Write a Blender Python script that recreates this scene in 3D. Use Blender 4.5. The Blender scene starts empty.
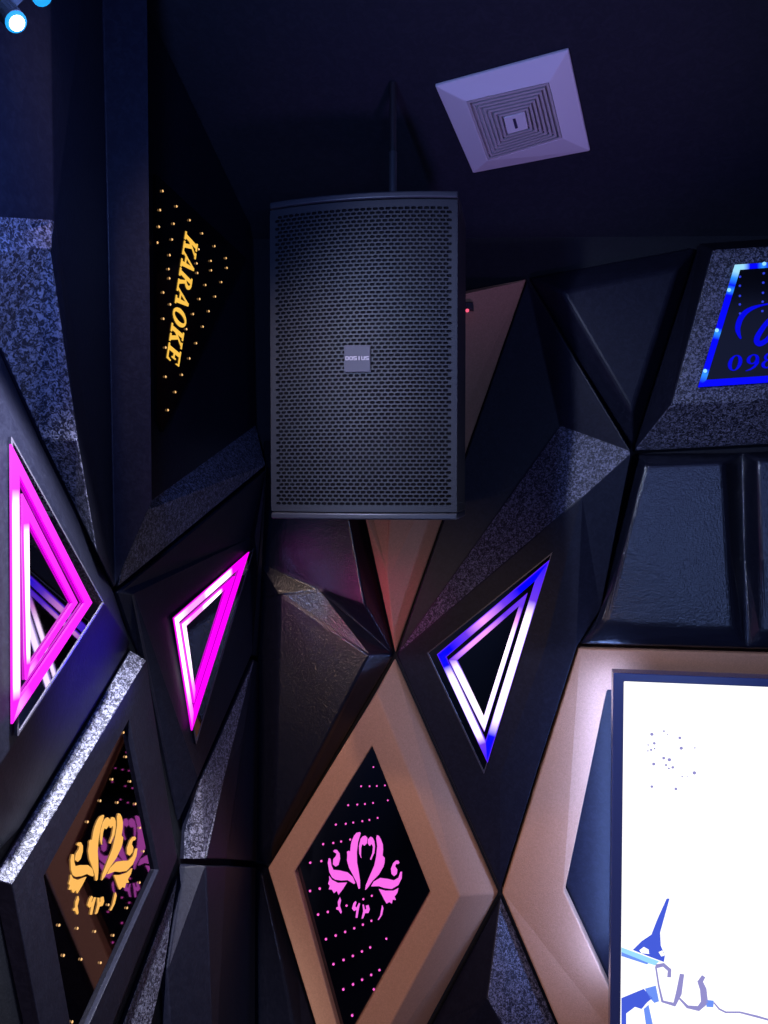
import bpy, bmesh, math
import numpy as np
from mathutils import Vector, Matrix

C = bpy.context.scene.collection
SC = bpy.context.scene

# ------------------------------------------------------------------ camera
CZ = 1.70                       # eye height
F = 830.0
YAW, PITCH = math.radians(10), math.radians(-2)
fw = Vector((-math.sin(YAW) * math.cos(PITCH), math.cos(YAW) * math.cos(PITCH), math.sin(PITCH)))
rt = Vector((math.cos(YAW), math.sin(YAW), 0))
up = rt.cross(fw)
EYE = Vector((0, 0, CZ))
cam = bpy.data.cameras.new('camera')
cam.lens = F / 1024 * 36
cam.sensor_width = 36
cam.clip_start = 0.02
co = bpy.data.objects.new('camera', cam)
co.location = EYE
co.rotation_euler = (math.radians(90) + PITCH, 0, YAW)
C.objects.link(co)
SC.camera = co

WY = 2.0        # main wall plane
LX = -0.70      # left wall plane
NW, NL = Vector((0, -1, 0)), Vector((1, 0, 0))


def ray(px, py):
    return (fw * F + rt * (px - 384) + up * (512 - py)).normalized()


def hit(px, py, p0, n):
    d = ray(px, py)
    return EYE + d * ((p0 - EYE).dot(n) / d.dot(n))


def W(px, py, h=0.0):
    return hit(px, py, Vector((0, WY - h, 0)), NW)


def L(px, py, h=0.0):
    return hit(px, py, Vector((LX + h, 0, 0)), NL)


# sloped ceiling over the main wall
SN = Vector((0.0408, 0.3667, 0.9294)).normalized()
SP = W(740, 236)


def S(px, py, d=0.0):           # d metres below the sloped ceiling
    return hit(px, py, SP - SN * d, SN)


# ------------------------------------------------------------------ materials
def new_mat(name):
    m = bpy.data.materials.new(name)
    m.use_nodes = True
    nt = m.node_tree
    b = nt.nodes['Principled BSDF']
    return m, nt, b


def N(nt, t, **kw):
    n = nt.nodes.new(t)
    for k, v in kw.items():
        if k in n.inputs:
            n.inputs[k].default_value = v
        else:
            setattr(n, k, v)
    return n


def plain(name, col, rough=0.5, metal=0.0, spec=0.5):
    m, nt, b = new_mat(name)
    b.inputs['Base Color'].default_value = (*col, 1)
    b.inputs['Roughness'].default_value = rough
    b.inputs['Metallic'].default_value = metal
    b.inputs['Specular IOR Level'].default_value = spec
    return m


def vinyl(name, base, fleck, scale, lo, hi, rough, bump, bscale, spec=0.5):
    """embossed upholstery vinyl: dark ground with small worm-like flecks"""
    m, nt, b = new_mat(name)
    tc = N(nt, 'ShaderNodeTexCoord')
    nz = N(nt, 'ShaderNodeTexNoise')
    nz.inputs['Scale'].default_value = scale
    nz.inputs['Detail'].default_value = 2.0
    nz.inputs['Distortion'].default_value = 1.2
    nt.links.new(tc.outputs['Object'], nz.inputs['Vector'])
    rp = N(nt, 'ShaderNodeValToRGB')
    rp.color_ramp.elements[0].position = lo
    rp.color_ramp.elements[0].color = (*base, 1)
    rp.color_ramp.elements[1].position = hi
    rp.color_ramp.elements[1].color = (*fleck, 1)
    nt.links.new(nz.outputs['Fac'], rp.inputs['Fac'])
    nt.links.new(rp.outputs['Color'], b.inputs['Base Color'])
    n2 = N(nt, 'ShaderNodeTexNoise')
    n2.inputs['Scale'].default_value = bscale
    n2.inputs['Detail'].default_value = 3.0
    nt.links.new(tc.outputs['Object'], n2.inputs['Vector'])
    ad = N(nt, 'ShaderNodeMath', operation='ADD')
    nt.links.new(nz.outputs['Fac'], ad.inputs[0])
    nt.links.new(n2.outputs['Fac'], ad.inputs[1])
    bp = N(nt, 'ShaderNodeBump')
    bp.inputs['Strength'].default_value = bump
    bp.inputs['Distance'].default_value = 0.004
    nt.links.new(ad.outputs[0], bp.inputs['Height'])
    nt.links.new(bp.outputs['Normal'], b.inputs['Normal'])
    b.inputs['Roughness'].default_value = rough
    b.inputs['Specular IOR Level'].default_value = spec
    return m


def emit(name, col, strength):
    m, nt, b = new_mat(name)
    b.inputs['Base Color'].default_value = (0.01, 0.01, 0.01, 1)
    b.inputs['Specular IOR Level'].default_value = 0.0
    b.inputs['Emission Color'].default_value = (*col, 1)
    b.inputs['Emission Strength'].default_value = strength
    return m


def emit_ramp(name, stops, strength, edge=None):
    """lit tube: colour of the glowing diffuser runs along the tube, with an edge colour along both sides"""
    m, nt, b = new_mat(name)
    tc = N(nt, 'ShaderNodeTexCoord')
    sx = N(nt, 'ShaderNodeSeparateXYZ')
    nt.links.new(tc.outputs['Generated'], sx.inputs[0])
    rp = N(nt, 'ShaderNodeValToRGB')
    el = rp.color_ramp.elements
    while len(el) < len(stops):
        el.new(0.5)
    for e, (p, c) in zip(el, stops):
        e.position = p
        e.color = (*c, 1)
    nt.links.new(sx.outputs[0], rp.inputs['Fac'])
    out = rp.outputs['Color']
    if edge:
        r2 = N(nt, 'ShaderNodeValToRGB')
        e2 = r2.color_ramp.elements
        while len(e2) < 4:
            e2.new(0.5)
        for e, (p, v) in zip(e2, ((0, 1), (.15, 0), (.85, 0), (1, 1))):
            e.position = p
            e.color = (v, v, v, 1)
        nt.links.new(sx.outputs[1], r2.inputs['Fac'])
        mx_ = N(nt, 'ShaderNodeMix', data_type='RGBA')
        nt.links.new(r2.outputs['Color'], mx_.inputs[0])
        nt.links.new(out, mx_.inputs[6])
        mx_.inputs[7].default_value = (*edge, 1)
        out = mx_.outputs[2]
    nt.links.new(out, b.inputs['Emission Color'])
    b.inputs['Base Color'].default_value = (0.01, 0.01, 0.01, 1)
    b.inputs['Specular IOR Level'].default_value = 0.0
    b.inputs['Emission Strength'].default_value = strength
    return m


M = {}
M['crackle'] = vinyl('crackle_vinyl', (0.011, 0.011, 0.024), (0.22, 0.22, 0.31), 190, 0.44, 0.66, 0.45, 0.35, 500)
M['smooth'] = vinyl('matte_black_vinyl', (0.008, 0.0085, 0.018), (0.013, 0.014, 0.027), 90, 0.40, 0.75, 0.42, 0.07, 260, 0.18)  # bluish base takes in the blue veil over the blacks
M['gloss'] = vinyl('gloss_black_vinyl', (0.007, 0.008, 0.016), (0.012, 0.013, 0.024), 90, 0.40, 0.75, 0.22, 0.2, 330, 0.8)  # same veil blue put into the base colour
M['beige'] = vinyl('beige_suede', (0.50, 0.265, 0.155), (0.60, 0.32, 0.195), 260, 0.35, 0.7, 0.85, 0.22, 700, 0.2)
M['room'] = vinyl('dark_wall_paint', (0.004, 0.005, 0.010), (0.007, 0.008, 0.014), 90, 0.4, 0.7, 0.7, 0.1, 300, 0.3)
M['ceil'] = vinyl('dark_ceiling_paint', (0.014, 0.016, 0.026), (0.019, 0.021, 0.033), 60, 0.4, 0.7, 0.75, 0.1, 300, 0.25)
M['floor'] = vinyl('dark_carpet', (0.03, 0.025, 0.03), (0.06, 0.05, 0.06), 160, 0.4, 0.7, 0.9, 0.4, 500, 0.2)
M['mirror'] = plain('tinted_mirror', (0.20, 0.19, 0.22), 0.03, 1.0)
M['mirror_soft'] = plain('smoked_acrylic', (0.004, 0.004, 0.006), 0.12, 0, 0.25)
M['edge'] = plain('acrylic_edge', (0.07, 0.065, 0.09), 0.3, 0.1)
M['glass'] = plain('mirror_glass', (0.50, 0.49, 0.54), 0.02, 1.0)
M['cab'] = vinyl('speaker_paint', (0.020, 0.021, 0.026), (0.028, 0.029, 0.034), 300, 0.4, 0.7, 0.5, 0.25, 600)
M['grille'] = plain('grille_steel', (0.015, 0.018, 0.025), 0.6, 0.0, 0.35)
M['cap'] = plain('cap_plastic', (0.024, 0.027, 0.037), 0.45)
M['foam'] = plain('black_foam', (0.006, 0.006, 0.008), 0.95, 0, 0.1)
M['badge'] = plain('brushed_badge', (0.034, 0.034, 0.052), 0.6, 0.0, 0.25)
M['badge_text'] = plain('badge_lettering', (0.20, 0.17, 0.20), 0.5)
M['rod'] = plain('painted_steel', (0.015, 0.015, 0.018), 0.5)
M['sleeve'] = plain('grey_sleeve', (0.06, 0.06, 0.07), 0.4, 0.3)
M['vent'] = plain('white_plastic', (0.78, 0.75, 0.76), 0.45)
M['vent_louver'] = plain('louver_plastic', (0.50, 0.45, 0.44), 0.5)  # louvres in a darker, slightly browner white
M['dark'] = plain('dark_void', (0.01, 0.01, 0.012), 0.9, 0, 0.1)
M['vent_mark'] = plain('vent_badge_print', (0.04, 0.03, 0.08), 0.6)
M['bezel'] = plain('gloss_bezel', (0.05, 0.075, 0.24), 0.18, 0, 0.8)  # blue of the lens veil is put into the bezel colour
M['screen'] = emit('lit_screen', (1.0, 1.0, 1.0), 1.25)
M['pink_emblem'] = emit('pink_lit_engraving', (1.0, 0.155, 0.85), 1.0)
M['gold_emblem'] = emit('amber_lit_engraving', (1.0, 0.50, 0.105), 1.0)
M['pink_led_and_repeat'] = emit('pink_led_and_repeat', (1.0, 0.12, 0.62), 1.25)
M['gold_led'] = emit('amber_led', (1.0, 0.55, 0.20), 1.15)
M['kar'] = emit('amber_letters', (1.0, 0.56, 0.075), 1.0)
_b, _c, _w = (0.0, 0.0, 1.0), (0.03, 0.30, 1.0), (0.35, 0.75, 1.0)
M['blue_left'] = emit_ramp('blue_strip_left', [(0, _w), (.05, _w), (.10, _c), (.16, _b), (.20, _c), (.24, _b), (.51, _b), (.55, _c), (.60, _b), (.84, _b), (.89, _c), (.96, _b), (1, _b)], 1.0)
M['blue_top'] = emit_ramp('blue_strip_top', [(0, _b), (.84, _b), (.868, _c), (.895, _b), (.93, _b), (.96, _w), (1, _w)], 1.0)
M['blue_strip'] = emit('blue_strip', (0.0, 0.0, 1.0), 1.0)
M['blue_text'] = emit('blue_lettering', (0.0, 0.0, 0.78), 1.0)
M['blue_led'] = emit('cyan_led', (0.25, 0.62, 1.0), 1.3)
M['blue_dot'] = emit('blue_dot', (0.03, 0.05, 0.75), 0.9)
M['red_led'] = emit('red_led', (1.0, 0.10, 0.20), 1.3)
M['lens'] = emit('spot_lens', (0.75, 0.95, 1.0), 6.0)
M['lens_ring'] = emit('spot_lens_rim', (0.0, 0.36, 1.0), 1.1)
mg, wh = (1.0, 0.0, 0.95), (1.9, 1.5, 1.9)
pk = (1.0, 0.35, 1.0)
bl, vi, wb = (0.0, 0.0, 1.0), (0.15, 0.04, 0.80), (1.9, 1.5, 1.9)
M['pk_full'] = emit_ramp('magenta_tube', [(0, mg), (1, mg)], 1.15, mg)
M['pk_white'] = emit_ramp('magenta_tube_hot', [(0, mg), (.16, mg), (.22, wh), (.86, wh), (.92, mg), (1, mg)], 1.15, mg)
M['pk_short'] = emit_ramp('magenta_tube_start', [(0, mg), (.10, pk), (.22, mg), (1, mg)], 1.15, mg)
M['pk_top'] = emit_ramp('magenta_tube_top', [(0, mg), (.27, mg), (.33, wh), (.60, wh), (.66, pk), (.84, pk), (1, wh)], 1.15, mg)
M['pk_hotlow'] = emit_ramp('magenta_tube_side', [(0, wh), (.5, wh), (.8, pk), (1, mg)], 1.15, mg)
M['bl_top'] = emit_ramp('blue_tube_top', [(0, bl), (.28, bl), (.42, vi), (.6, pk), (.75, vi), (.9, bl), (1, bl)], 1.1, (0.12, 0.02, 0.95))
M['bl_left'] = emit_ramp('blue_tube_left', [(0, bl), (.12, bl), (.26, wb), (.72, wb), (.84, vi), (1, bl)], 1.1, (0.12, 0.02, 0.95))
M['bl_right'] = emit_ramp('blue_tube_right', [(0, bl), (.13, bl), (.25, wb), (.69, wb), (.8, vi), (1, bl)], 1.1, (0.12, 0.02, 0.95))
M['bl_in_top'] = emit_ramp('blue_reflection_top', [(0, vi), (.3, vi), (.55, pk), (.75, pk), (1, vi)], 1.1, (0.12, 0.02, 0.95))  # inner ring: reflection of the tubes as emission colour
M['bl_in_left'] = emit_ramp('blue_reflection_left', [(0, vi), (.18, wb), (.9, wb), (1, pk)], 1.1, (0.12, 0.02, 0.95))
M['bl_in_right'] = emit_ramp('blue_reflection_right', [(0, wb), (.66, wb), (.8, pk), (.9, vi), (1, vi)], 1.1, (0.12, 0.02, 0.95))
M['px_blue'] = emit('screen_blue', (0.06, 0.11, 0.72), 1.0)
M['px_mid'] = emit('screen_mid_blue', (0.16, 0.30, 0.95), 1.0)
M['px_cyan'] = emit('screen_cyan', (0.35, 0.75, 1.0), 1.0)
M['px_lav'] = emit('screen_lavender', (0.30, 0.28, 0.62), 1.0)
M['px_grey'] = emit('screen_grey', (0.50, 0.50, 0.52), 1.0)


# ------------------------------------------------------------------ object helpers
WM = {}


def link(name, me, frame, parent, mat):
    o = bpy.data.objects.new(name, me)
    C.objects.link(o)
    if mat is not None and not me.materials:
        me.materials.append(mat)
    WM[o.name] = frame.copy()
    if parent is not None:
        o.parent = parent
        o.matrix_basis = WM[parent.name].inverted() @ frame
    else:
        o.matrix_basis = frame
    return o


def mesh(name, vs, fs, mat, parent=None, frame=None, bevel=0.0, seg=3, solid=0.0, smooth=False, fix=True, crk=()):
    """vs are world points; the mesh is stored in its own frame"""
    if frame is None:
        if parent is not None:
            frame = Matrix.Translation(WM[parent.name].translation)
        else:
            c = sum((Vector(v) for v in vs), Vector()) / len(vs)
            frame = Matrix.Translation(c)
    inv = frame.inverted()
    me = bpy.data.meshes.new(name)
    me.from_pydata([inv @ Vector(v) for v in vs], [], fs)
    if crk:                      # these faces are covered in the flecked vinyl
        me.materials.append(mat)
        me.materials.append(M['crackle'])
        for k in crk:
            me.polygons[k].material_index = 1
    bm = bmesh.new()
    bm.from_mesh(me)
    if fix:
        bmesh.ops.remove_doubles(bm, verts=bm.verts, dist=1e-6)
        bmesh.ops.recalc_face_normals(bm, faces=bm.faces)
    bm.to_mesh(me)
    bm.free()
    o = link(name, me, frame, parent, mat)
    if smooth:
        for p in me.polygons:
            p.use_smooth = True
    if bevel:
        md = o.modifiers.new('bevel', 'BEVEL')
        md.width = bevel
        md.segments = seg
        md.limit_method = 'ANGLE'
        md.angle_limit = math.radians(12)
    if solid:
        md = o.modifiers.new('solid', 'SOLIDIFY')
        md.thickness = solid
    return o


def root(name, loc, label, cat, group=None):
    o = bpy.data.objects.new(name, None)
    o.empty_display_size = 0.05
    C.objects.link(o)
    o.location = loc
    WM[o.name] = Matrix.Translation(Vector(loc))
    return tag(o, label, cat, group)


def tag(o, label, cat, group=None):
    o['label'] = label
    o['category'] = cat
    if group:
        o['group'] = group
    return o


def struct(o):
    o['kind'] = 'structure'
    return o


class Geo:
    """collects prisms into one mesh"""
    def __init__(self):
        self.v, self.f = [], []

    def prism(self, pts, off):
        """closed prism: pts = front polygon, off = vector from front to back"""
        n, k = len(pts), len(self.v)
        pts = [Vector(p) for p in pts]
        self.v += pts + [p + off for p in pts]
        self.f.append(tuple(range(k, k + n)))
        self.f.append(tuple(range(k + 2 * n - 1, k + n - 1, -1)))
        for i in range(n):
            j = (i + 1) % n
            self.f.append((k + i, k + n + i, k + n + j, k + j))
        return self

    def box(self, a, b):
        a, b = Vector(a), Vector(b)
        return self.prism([(a.x, a.y, a.z), (b.x, a.y, a.z), (b.x, a.y, b.z), (a.x, a.y, b.z)], Vector((0, b.y - a.y, 0)))

    def loft(self, rings, closed=True, caps=True):
        k, n = len(self.v), len(rings[0])
        for r in rings:
            self.v += [Vector(p) for p in r]
        for i in range(len(rings) - 1):
            for j in range(n if closed else n - 1):
                a, b = k + i * n + j, k + i * n + (j + 1) % n
                self.f.append((a, b, b + n, a + n))
        if caps:
            self.f.append(tuple(range(k, k + n)))
            self.f.append(tuple(range(k + (len(rings) - 1) * n, k + len(rings) * n)))
        return self

    def tube(self, a, b, r, n=10):
        a, b = Vector(a), Vector(b)
        d = (b - a).normalized()
        s = d.orthogonal().normalized()
        t = d.cross(s)
        ring = lambda c: [c + s * (r * math.cos(2 * math.pi * i / n)) + t * (r * math.sin(2 * math.pi * i / n)) for i in range(n)]
        return self.loft([ring(a), ring(b)])

    def build(self, name, mat, parent=None, **kw):
        return mesh(name, self.v, self.f, mat, parent, **kw)


def inset_outline(wp, outline, main, gap):
    """pull the outline in a little so neighbouring panels leave a fine seam"""
    q = [((wp[k].x, wp[k].z) if main else (wp[k].y, wp[k].z)) for k in outline]
    n = len(q)
    area = sum(q[i][0] * q[(i + 1) % n][1] - q[(i + 1) % n][0] * q[i][1] for i in range(n))
    sg = 1 if area > 0 else -1
    nr = []
    for i in range(n):
        dx, dy = q[(i + 1) % n][0] - q[i][0], q[(i + 1) % n][1] - q[i][1]
        l = math.hypot(dx, dy) or 1e-9
        nr.append((-dy / l * sg, dx / l * sg))
    for i, k in enumerate(outline):
        a, b = nr[i - 1], nr[i]
        m = (a[0] + b[0], a[1] + b[1])
        d = m[0] * m[0] + m[1] * m[1]
        f = min(2 * gap / max(d, 1e-6), 4 * gap / max(math.sqrt(d), 1e-6))
        p = wp[k].copy()
        if main:
            p.x += m[0] * f
        else:
            p.y += m[0] * f
        p.z += m[1] * f
        wp[k] = p


def panel(name, label, cat, P, verts, faces, outline, mat, parent=None, group=None, bevel=0.006, seg=3, crk=(), gap=0.0013):
    """faceted padded panel standing on a wall. P = W or L; verts: key -> (px, py, h) or a world point"""
    nrm = NW if P is W else NL
    wp = {}
    for k, v in verts.items():
        wp[k] = Vector(v) if isinstance(v, Vector) else P(*v)
    keys = list(wp)
    idx = {k: i for i, k in enumerate(keys)}
    vs = [wp[k] for k in keys]
    inset_outline(wp, outline, P is W, gap)
    vs = [wp[k] for k in keys]
    base = {}
    for k in outline:
        p = wp[k]
        h = (WY - p.y) if P is W else (p.x - LX)
        base[k] = len(vs)
        vs.append(p - nrm * (h - 0.001))
    fs = [tuple(idx[k] for k in f) for f in faces]
    n = len(outline)
    for i in range(n):
        a, b = outline[i], outline[(i + 1) % n]
        fs.append((idx[a], idx[b], base[b], base[a]))
    fs.append(tuple(base[k] for k in reversed(outline)))
    o = mesh(name, vs, fs, mat, parent, bevel=bevel, seg=seg, crk=crk)
    if parent is None:
        tag(o, label, cat, group)
    return o


def plane3(a, b, c):
    n = (b - a).cross(c - a).normalized()
    if n.dot(EYE - a) < 0:
        n = -n
    return a, n


def on(pl, px, py, d=0.0):
    """point seen at (px,py) on the plane pl, d metres in front of it"""
    return hit(px, py, pl[0] + pl[1] * d, pl[1])


# ------------------------------------------------------------------ room shell
RX, FY, ZT = 2.6, -2.6, 2.75


def slab(name, a, b, mat):
    return struct(Geo().box(a, b).build(name, mat))


slab('floor', (LX - 0.1, FY - 0.1, -0.1), (RX + 0.1, WY + 0.1, 0), M['floor'])
slab('wall_back', (LX - 0.1, WY, 0), (RX + 0.1, WY + 0.1, ZT), M['room'])
slab('wall_left', (LX - 0.1, FY, 0), (LX, WY, ZT), M['room'])
slab('wall_right', (RX, FY, 0), (RX + 0.1, WY, ZT), M['room'])
slab('wall_front', (LX - 0.1, FY - 0.1, 0), (RX + 0.1, FY, ZT), M['room'])


def soffit_z(x, y):
    return SP.z - (SN.x * (x - SP.x) + SN.y * (y - SP.y)) / SN.z


# sloped part of the ceiling then a flat part
zl = lambda x, y: soffit_z(x, y)
yk = 1.0
v = []
for x in (LX, RX):
    zk = zl(x, yk)
    v += [(x, WY, zl(x, WY)), (x, yk, zk), (x, FY, zk), (x, FY, ZT + .05), (x, WY, ZT + .05)]
struct(mesh('ceiling', v, [(0, 1, 6, 5), (1, 2, 7, 6), (2, 3, 8, 7), (3, 4, 9, 8), (4, 0, 5, 9), (0, 4, 3, 2, 1), (5, 6, 7, 8, 9)], M['ceil']))

# ------------------------------------------------------------------ main-wall padded panels
N1, N2, N3, N4 = (395, 655), (500.5, 893), (632, 452), (270, 868)

# beige panel behind the loudspeaker
panel('padded_panel', 'beige suede faceted panel behind the black loudspeaker, tip pointing down', 'wall panel', W,
      dict(tip=(*N1, .015), fl=(365, 520, .10), fl2=(300, 250, .10), ft=(440, 297, .10), fm=(393, 420, .10), fb=(391, 520, .10), fc=(388, 577, .085),
           tr=(527, 278, .015), tl=(467, 290, .05)),
      [('tip', 'fl', 'fc'), ('fl', 'fl2', 'ft', 'fm', 'fb', 'fc'), ('tip', 'fc', 'fb', 'fm', 'ft', 'tl', 'tr')],
      ['tip', 'fl', 'fl2', 'ft', 'tl', 'tr'], M['beige'], bevel=0.004)

# glossy padded panel left of the node, below the loudspeaker
panel('padded_panel', 'glossy black padded panel with diagonal pleats below the loudspeaker, left of the beige tip', 'wall panel', W,
      dict(a=(263, 440, .03), b=(335, 440, .085), c=(346, 440, .02), n1=(394, 655, .02), r2=(365, 606, .08),
           r1a=(280, 594, .08), r1b=(369, 655, .085), v1=(258, 560, .046), v2=(322, 590, .066), l1=(257, 600, .035), n4=(270, 866, .02),
           q=(274, 838, .07), l2=(252, 858, .03)),
      [('a', 'b', 'r2', 'v2', 'v1'), ('b', 'c', 'n1', 'r2'), ('r2', 'n1', 'v2'), ('v1', 'v2', 'r1a', 'l1'), ('v2', 'n1', 'r1b', 'r1a'),
       ('r1a', 'r1b', 'q'), ('l1', 'r1a', 'q', 'l2'), ('r1b', 'n1', 'n4', 'q'), ('q', 'n4', 'l2')],
      ['a', 'b', 'c', 'n1', 'n4', 'l2', 'l1', 'v1'], M['gloss'], bevel=0.018, seg=6)

panel('padded_panel', 'glossy black padded panel low in the corner, left of the beige diamond frame', 'wall panel', W,
      dict(n4=(269, 870, .02), r0=(262, 876, .065), r1=(281, 960, .08), r2=(302, 1075, .08), b=(333, 1078, .02), m=(300, 975, .02), bl=(246, 1080, .03), tl=(252, 866, .03)),
      [('n4', 'r0', 'r1', 'm'), ('m', 'r1', 'r2', 'b'), ('n4', 'tl', 'r0'), ('tl', 'bl', 'r2', 'r1', 'r0'), ('b', 'r2', 'bl')],
      ['n4', 'm', 'b', 'bl', 'tl'], M['gloss'], bevel=0.018, seg=6)

# beige diamond with the pink emblem --------------------------------------
dm = root('diamond_panel', W(370, 900, 0), 'beige suede diamond frame around a dark mirror with a pink lotus emblem', 'wall decoration')
dpl = plane3(W(376, 692, .085), W(268, 868, .122), W(460, 896, .122))
fo = [(377, 692), (460, 896), (343, 1113), (268, 868)]
fi = [(372, 746), (430.5, 893), (343, 1048), (294.5, 872)]
ou = [(395, 656), (499.5, 893), (362, 1147), (276, 868)]
FO = [on(dpl, *p) for p in fo]
FI = [on(dpl, *p) for p in fi]
OU = [W(*p, .012) for p in ou]
FB = [p - dpl[1] * 0.03 for p in FI]
wp_ = dict(enumerate(OU))
inset_outline(wp_, [0, 1, 2, 3], True, .003)
OU = [wp_[i] for i in range(4)]
OB = [Vector((p.x, WY - .001, p.z)) for p in OU]
g = Geo()
g.v = OU + FO + FI + FB + OB
for k in (0, 4, 8):
    for i in range(4):
        j = (i + 1) % 4
        g.f.append((k + i, k + j, k + 4 + j, k + 4 + i))
for i in range(4):
    j = (i + 1) % 4
    g.f.append((16 + i, 16 + j, j, i))
g.f.append((16, 17, 18, 19))
g.f.append((12, 13, 14, 15))
g.build('frame', M['beige'], dm, bevel=0.004)
mpl = (dpl[0] - dpl[1] * 0.024, dpl[1])
mg_ = Geo().prism([on(mpl, *p) + (on(mpl, *p) - on(mpl, 366, 890)).normalized() * 0.004 for p in fi], -dpl[1] * 0.005)
mg_.build('mirror', M['mirror'], dm)

EMB = [
    [(345, 95), (318, 100), (300, 120), (282, 160), (275, 190), (270, 245), (258, 238), (245, 245), (248, 270), (245, 310), (262, 370), (290, 420), (320, 480), (335, 530), (345, 525), (345, 470), (335, 400), (322, 330), (320, 250), (330, 170), (350, 105)],
    [(475, 118), (490, 125), (505, 150), (520, 190), (522, 230), (518, 275), (535, 295), (533, 330), (525, 360), (490, 420), (440, 470), (405, 520), (385, 540), (390, 500), (420, 430), (455, 350), (470, 280), (478, 200), (470, 140)],
    [(355, 295), (340, 260), (337, 200), (350, 145), (365, 128), (385, 122), (402, 140), (398, 180), (380, 198), (362, 185), (354, 215), (352, 270)],
    [(425, 130), (442, 138), (455, 165), (460, 205), (455, 255), (430, 308), (422, 300), (440, 255), (445, 205), (435, 185), (420, 200), (405, 180), (406, 150)],
    [(105, 295), (98, 330), (110, 400), (130, 440), (155, 458), (200, 465), (250, 462), (300, 492), (308, 485), (290, 440), (250, 405), (190, 390), (140, 385), (125, 350), (118, 300)],
    [(140, 240), (150, 230), (168, 232), (188, 260), (192, 300), (180, 345), (158, 358), (137, 340), (140, 300), (160, 278), (165, 258), (150, 250)],
    [(108, 432), (130, 462), (175, 485), (245, 482), (215, 530), (180, 575), (168, 545), (145, 562), (130, 535), (105, 532), (114, 505), (100, 490), (110, 460)],
    [(668, 400), (665, 450), (640, 500), (590, 530), (530, 522), (490, 508), (430, 510), (450, 475), (500, 447), (560, 455), (605, 466), (640, 445), (655, 400)],
    [(648, 328), (638, 314), (622, 313), (600, 332), (583, 375), (588, 415), (608, 432), (628, 415), (632, 385), (615, 358), (622, 338), (640, 338)],
    [(490, 532), (540, 545), (600, 545), (640, 525), (632, 560), (610, 590), (620, 615), (597, 612), (590, 642), (570, 630), (550, 643), (530, 610), (510, 570)],
    [(190, 595), (199, 620), (190, 660), (205, 710), (198, 720), (180, 690), (163, 686), (163, 674), (178, 668), (175, 630)],
    [(310, 625), (295, 640), (283, 680), (300, 700), (318, 690), (312, 750), (325, 752), (335, 690), (345, 645), (335, 640), (318, 675), (308, 665), (318, 635)],
    [(365, 650), (370, 700), (357, 758), (370, 755), (385, 715), (410, 715), (420, 690), (410, 655), (390, 660), (395, 685), (382, 690), (375, 655)],
    [(515, 655), (525, 680), (515, 730), (490, 768), (482, 765), (500, 735), (508, 690)],
]


def emblem(pl, mapping, mat, parent):
    g = Geo()
    for poly in EMB:
        g.prism([on(pl, *mapping(x, y), 0.002) for x, y in poly], -pl[1] * 0.0015)
    return g.build('emblem', mat, parent)


epl = mpl
emblem(epl, lambda x, y: (315 + x / 7.68, 820 + y / 7.68), M['pink_emblem'], dm)


def leds(pl, pts, mat, parent, rmin, rmax=None):
    """small round diodes, with mirror repeats in the pink diamond; pts = (px, py[, r])"""
    for p in pts:
        c = on(pl, p[0], p[1], 0.0015)
        n = pl[1]
        s = n.orthogonal().normalized()
        t = n.cross(s)
        r = p[2] if len(p) > 2 else rmin
        ring = lambda k, d: [c + s * (r * k * math.cos(a * math.pi / 4)) + t * (r * k * math.sin(a * math.pi / 4)) + n * d for a in range(8)]
        g = Geo().loft([ring(1, 0), ring(.9, r * .4), ring(.45, r * .75)])
        g.build('led', mat, parent, frame=Matrix.Translation(c))


A1 = [(438, 159), (377, 254), (419, 254), (455, 253), (495, 250), (313, 348), (358, 345), (396, 342), (436, 337), (509, 324), (252, 444), (301, 440), (338, 434), (383, 427), (418, 421), (459, 411), (189, 541), (239, 535), (278, 528), (323, 518), (125, 633), (180, 625), (172, 761)]
A2 = [(124, 104), (172, 93), (164, 221), (212, 208), (262, 192), (305, 177), (388, 145), (430, 128), (203, 343), (251, 325), (298, 307), (343, 289), (386, 271), (428, 252), (240, 467), (290, 446), (336, 426), (381, 404), (422, 384), (502, 341), (289, 592), (337, 567), (382, 544), (427, 520), (468, 496), (333, 721), (440, 592)]
pts = [(285 + x / 4.955, 735 + y / 4.955) for x, y in A1] + [(285 + x / 4.955, 870 + y / 4.955) for x, y in A2]
pts = [(x, y, 0.0018 + 0.0016 * max(0, min(1, (y - 740) / 280 * .6 + (380 - x) / 90 * .4))) for x, y in pts]
leds(mpl, pts, M['pink_led_and_repeat'], dm, 0.003)  # rows include mirror repeats of the diodes, built as glowing dots

# dark pyramid panel carrying the blue triangle ---------------------------
cpl = plane3(W(*N1, .03), W(*N2, .03), W(585, 496, .085))
cv = dict(T=(527, 278, .02), P=(560, 426, .02), n3=(632, 452, .09), n1=(396, 655, .028), n2=(500.5, 892, .028),
          k1=on(cpl, 582, 496.5), k2=on(cpl, 546, 645), k3=on(cpl, 500, 778), s=(578, 646, .06), s0=(601, 610, .05), m=(541, 760, .044))
panel('padded_panel', 'black faceted panel carrying the blue and white triangle light', 'wall panel', W, cv,
      [('P', 'n3', 'k1', 'n1'), ('T', 'P', 'n1'), ('T', 'n3', 'P'), ('n1', 'k1', 'k2', 'k3', 'n2'),
       ('n3', 's0', 'k1'), ('k1', 's0', 's', 'k2'), ('k2', 's', 'm', 'k3'), ('k3', 'm', 'n2')],
      ['T', 'n3', 's0', 's', 'm', 'n2', 'n1'], M['smooth'], crk=(0,), bevel=0.003)

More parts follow.
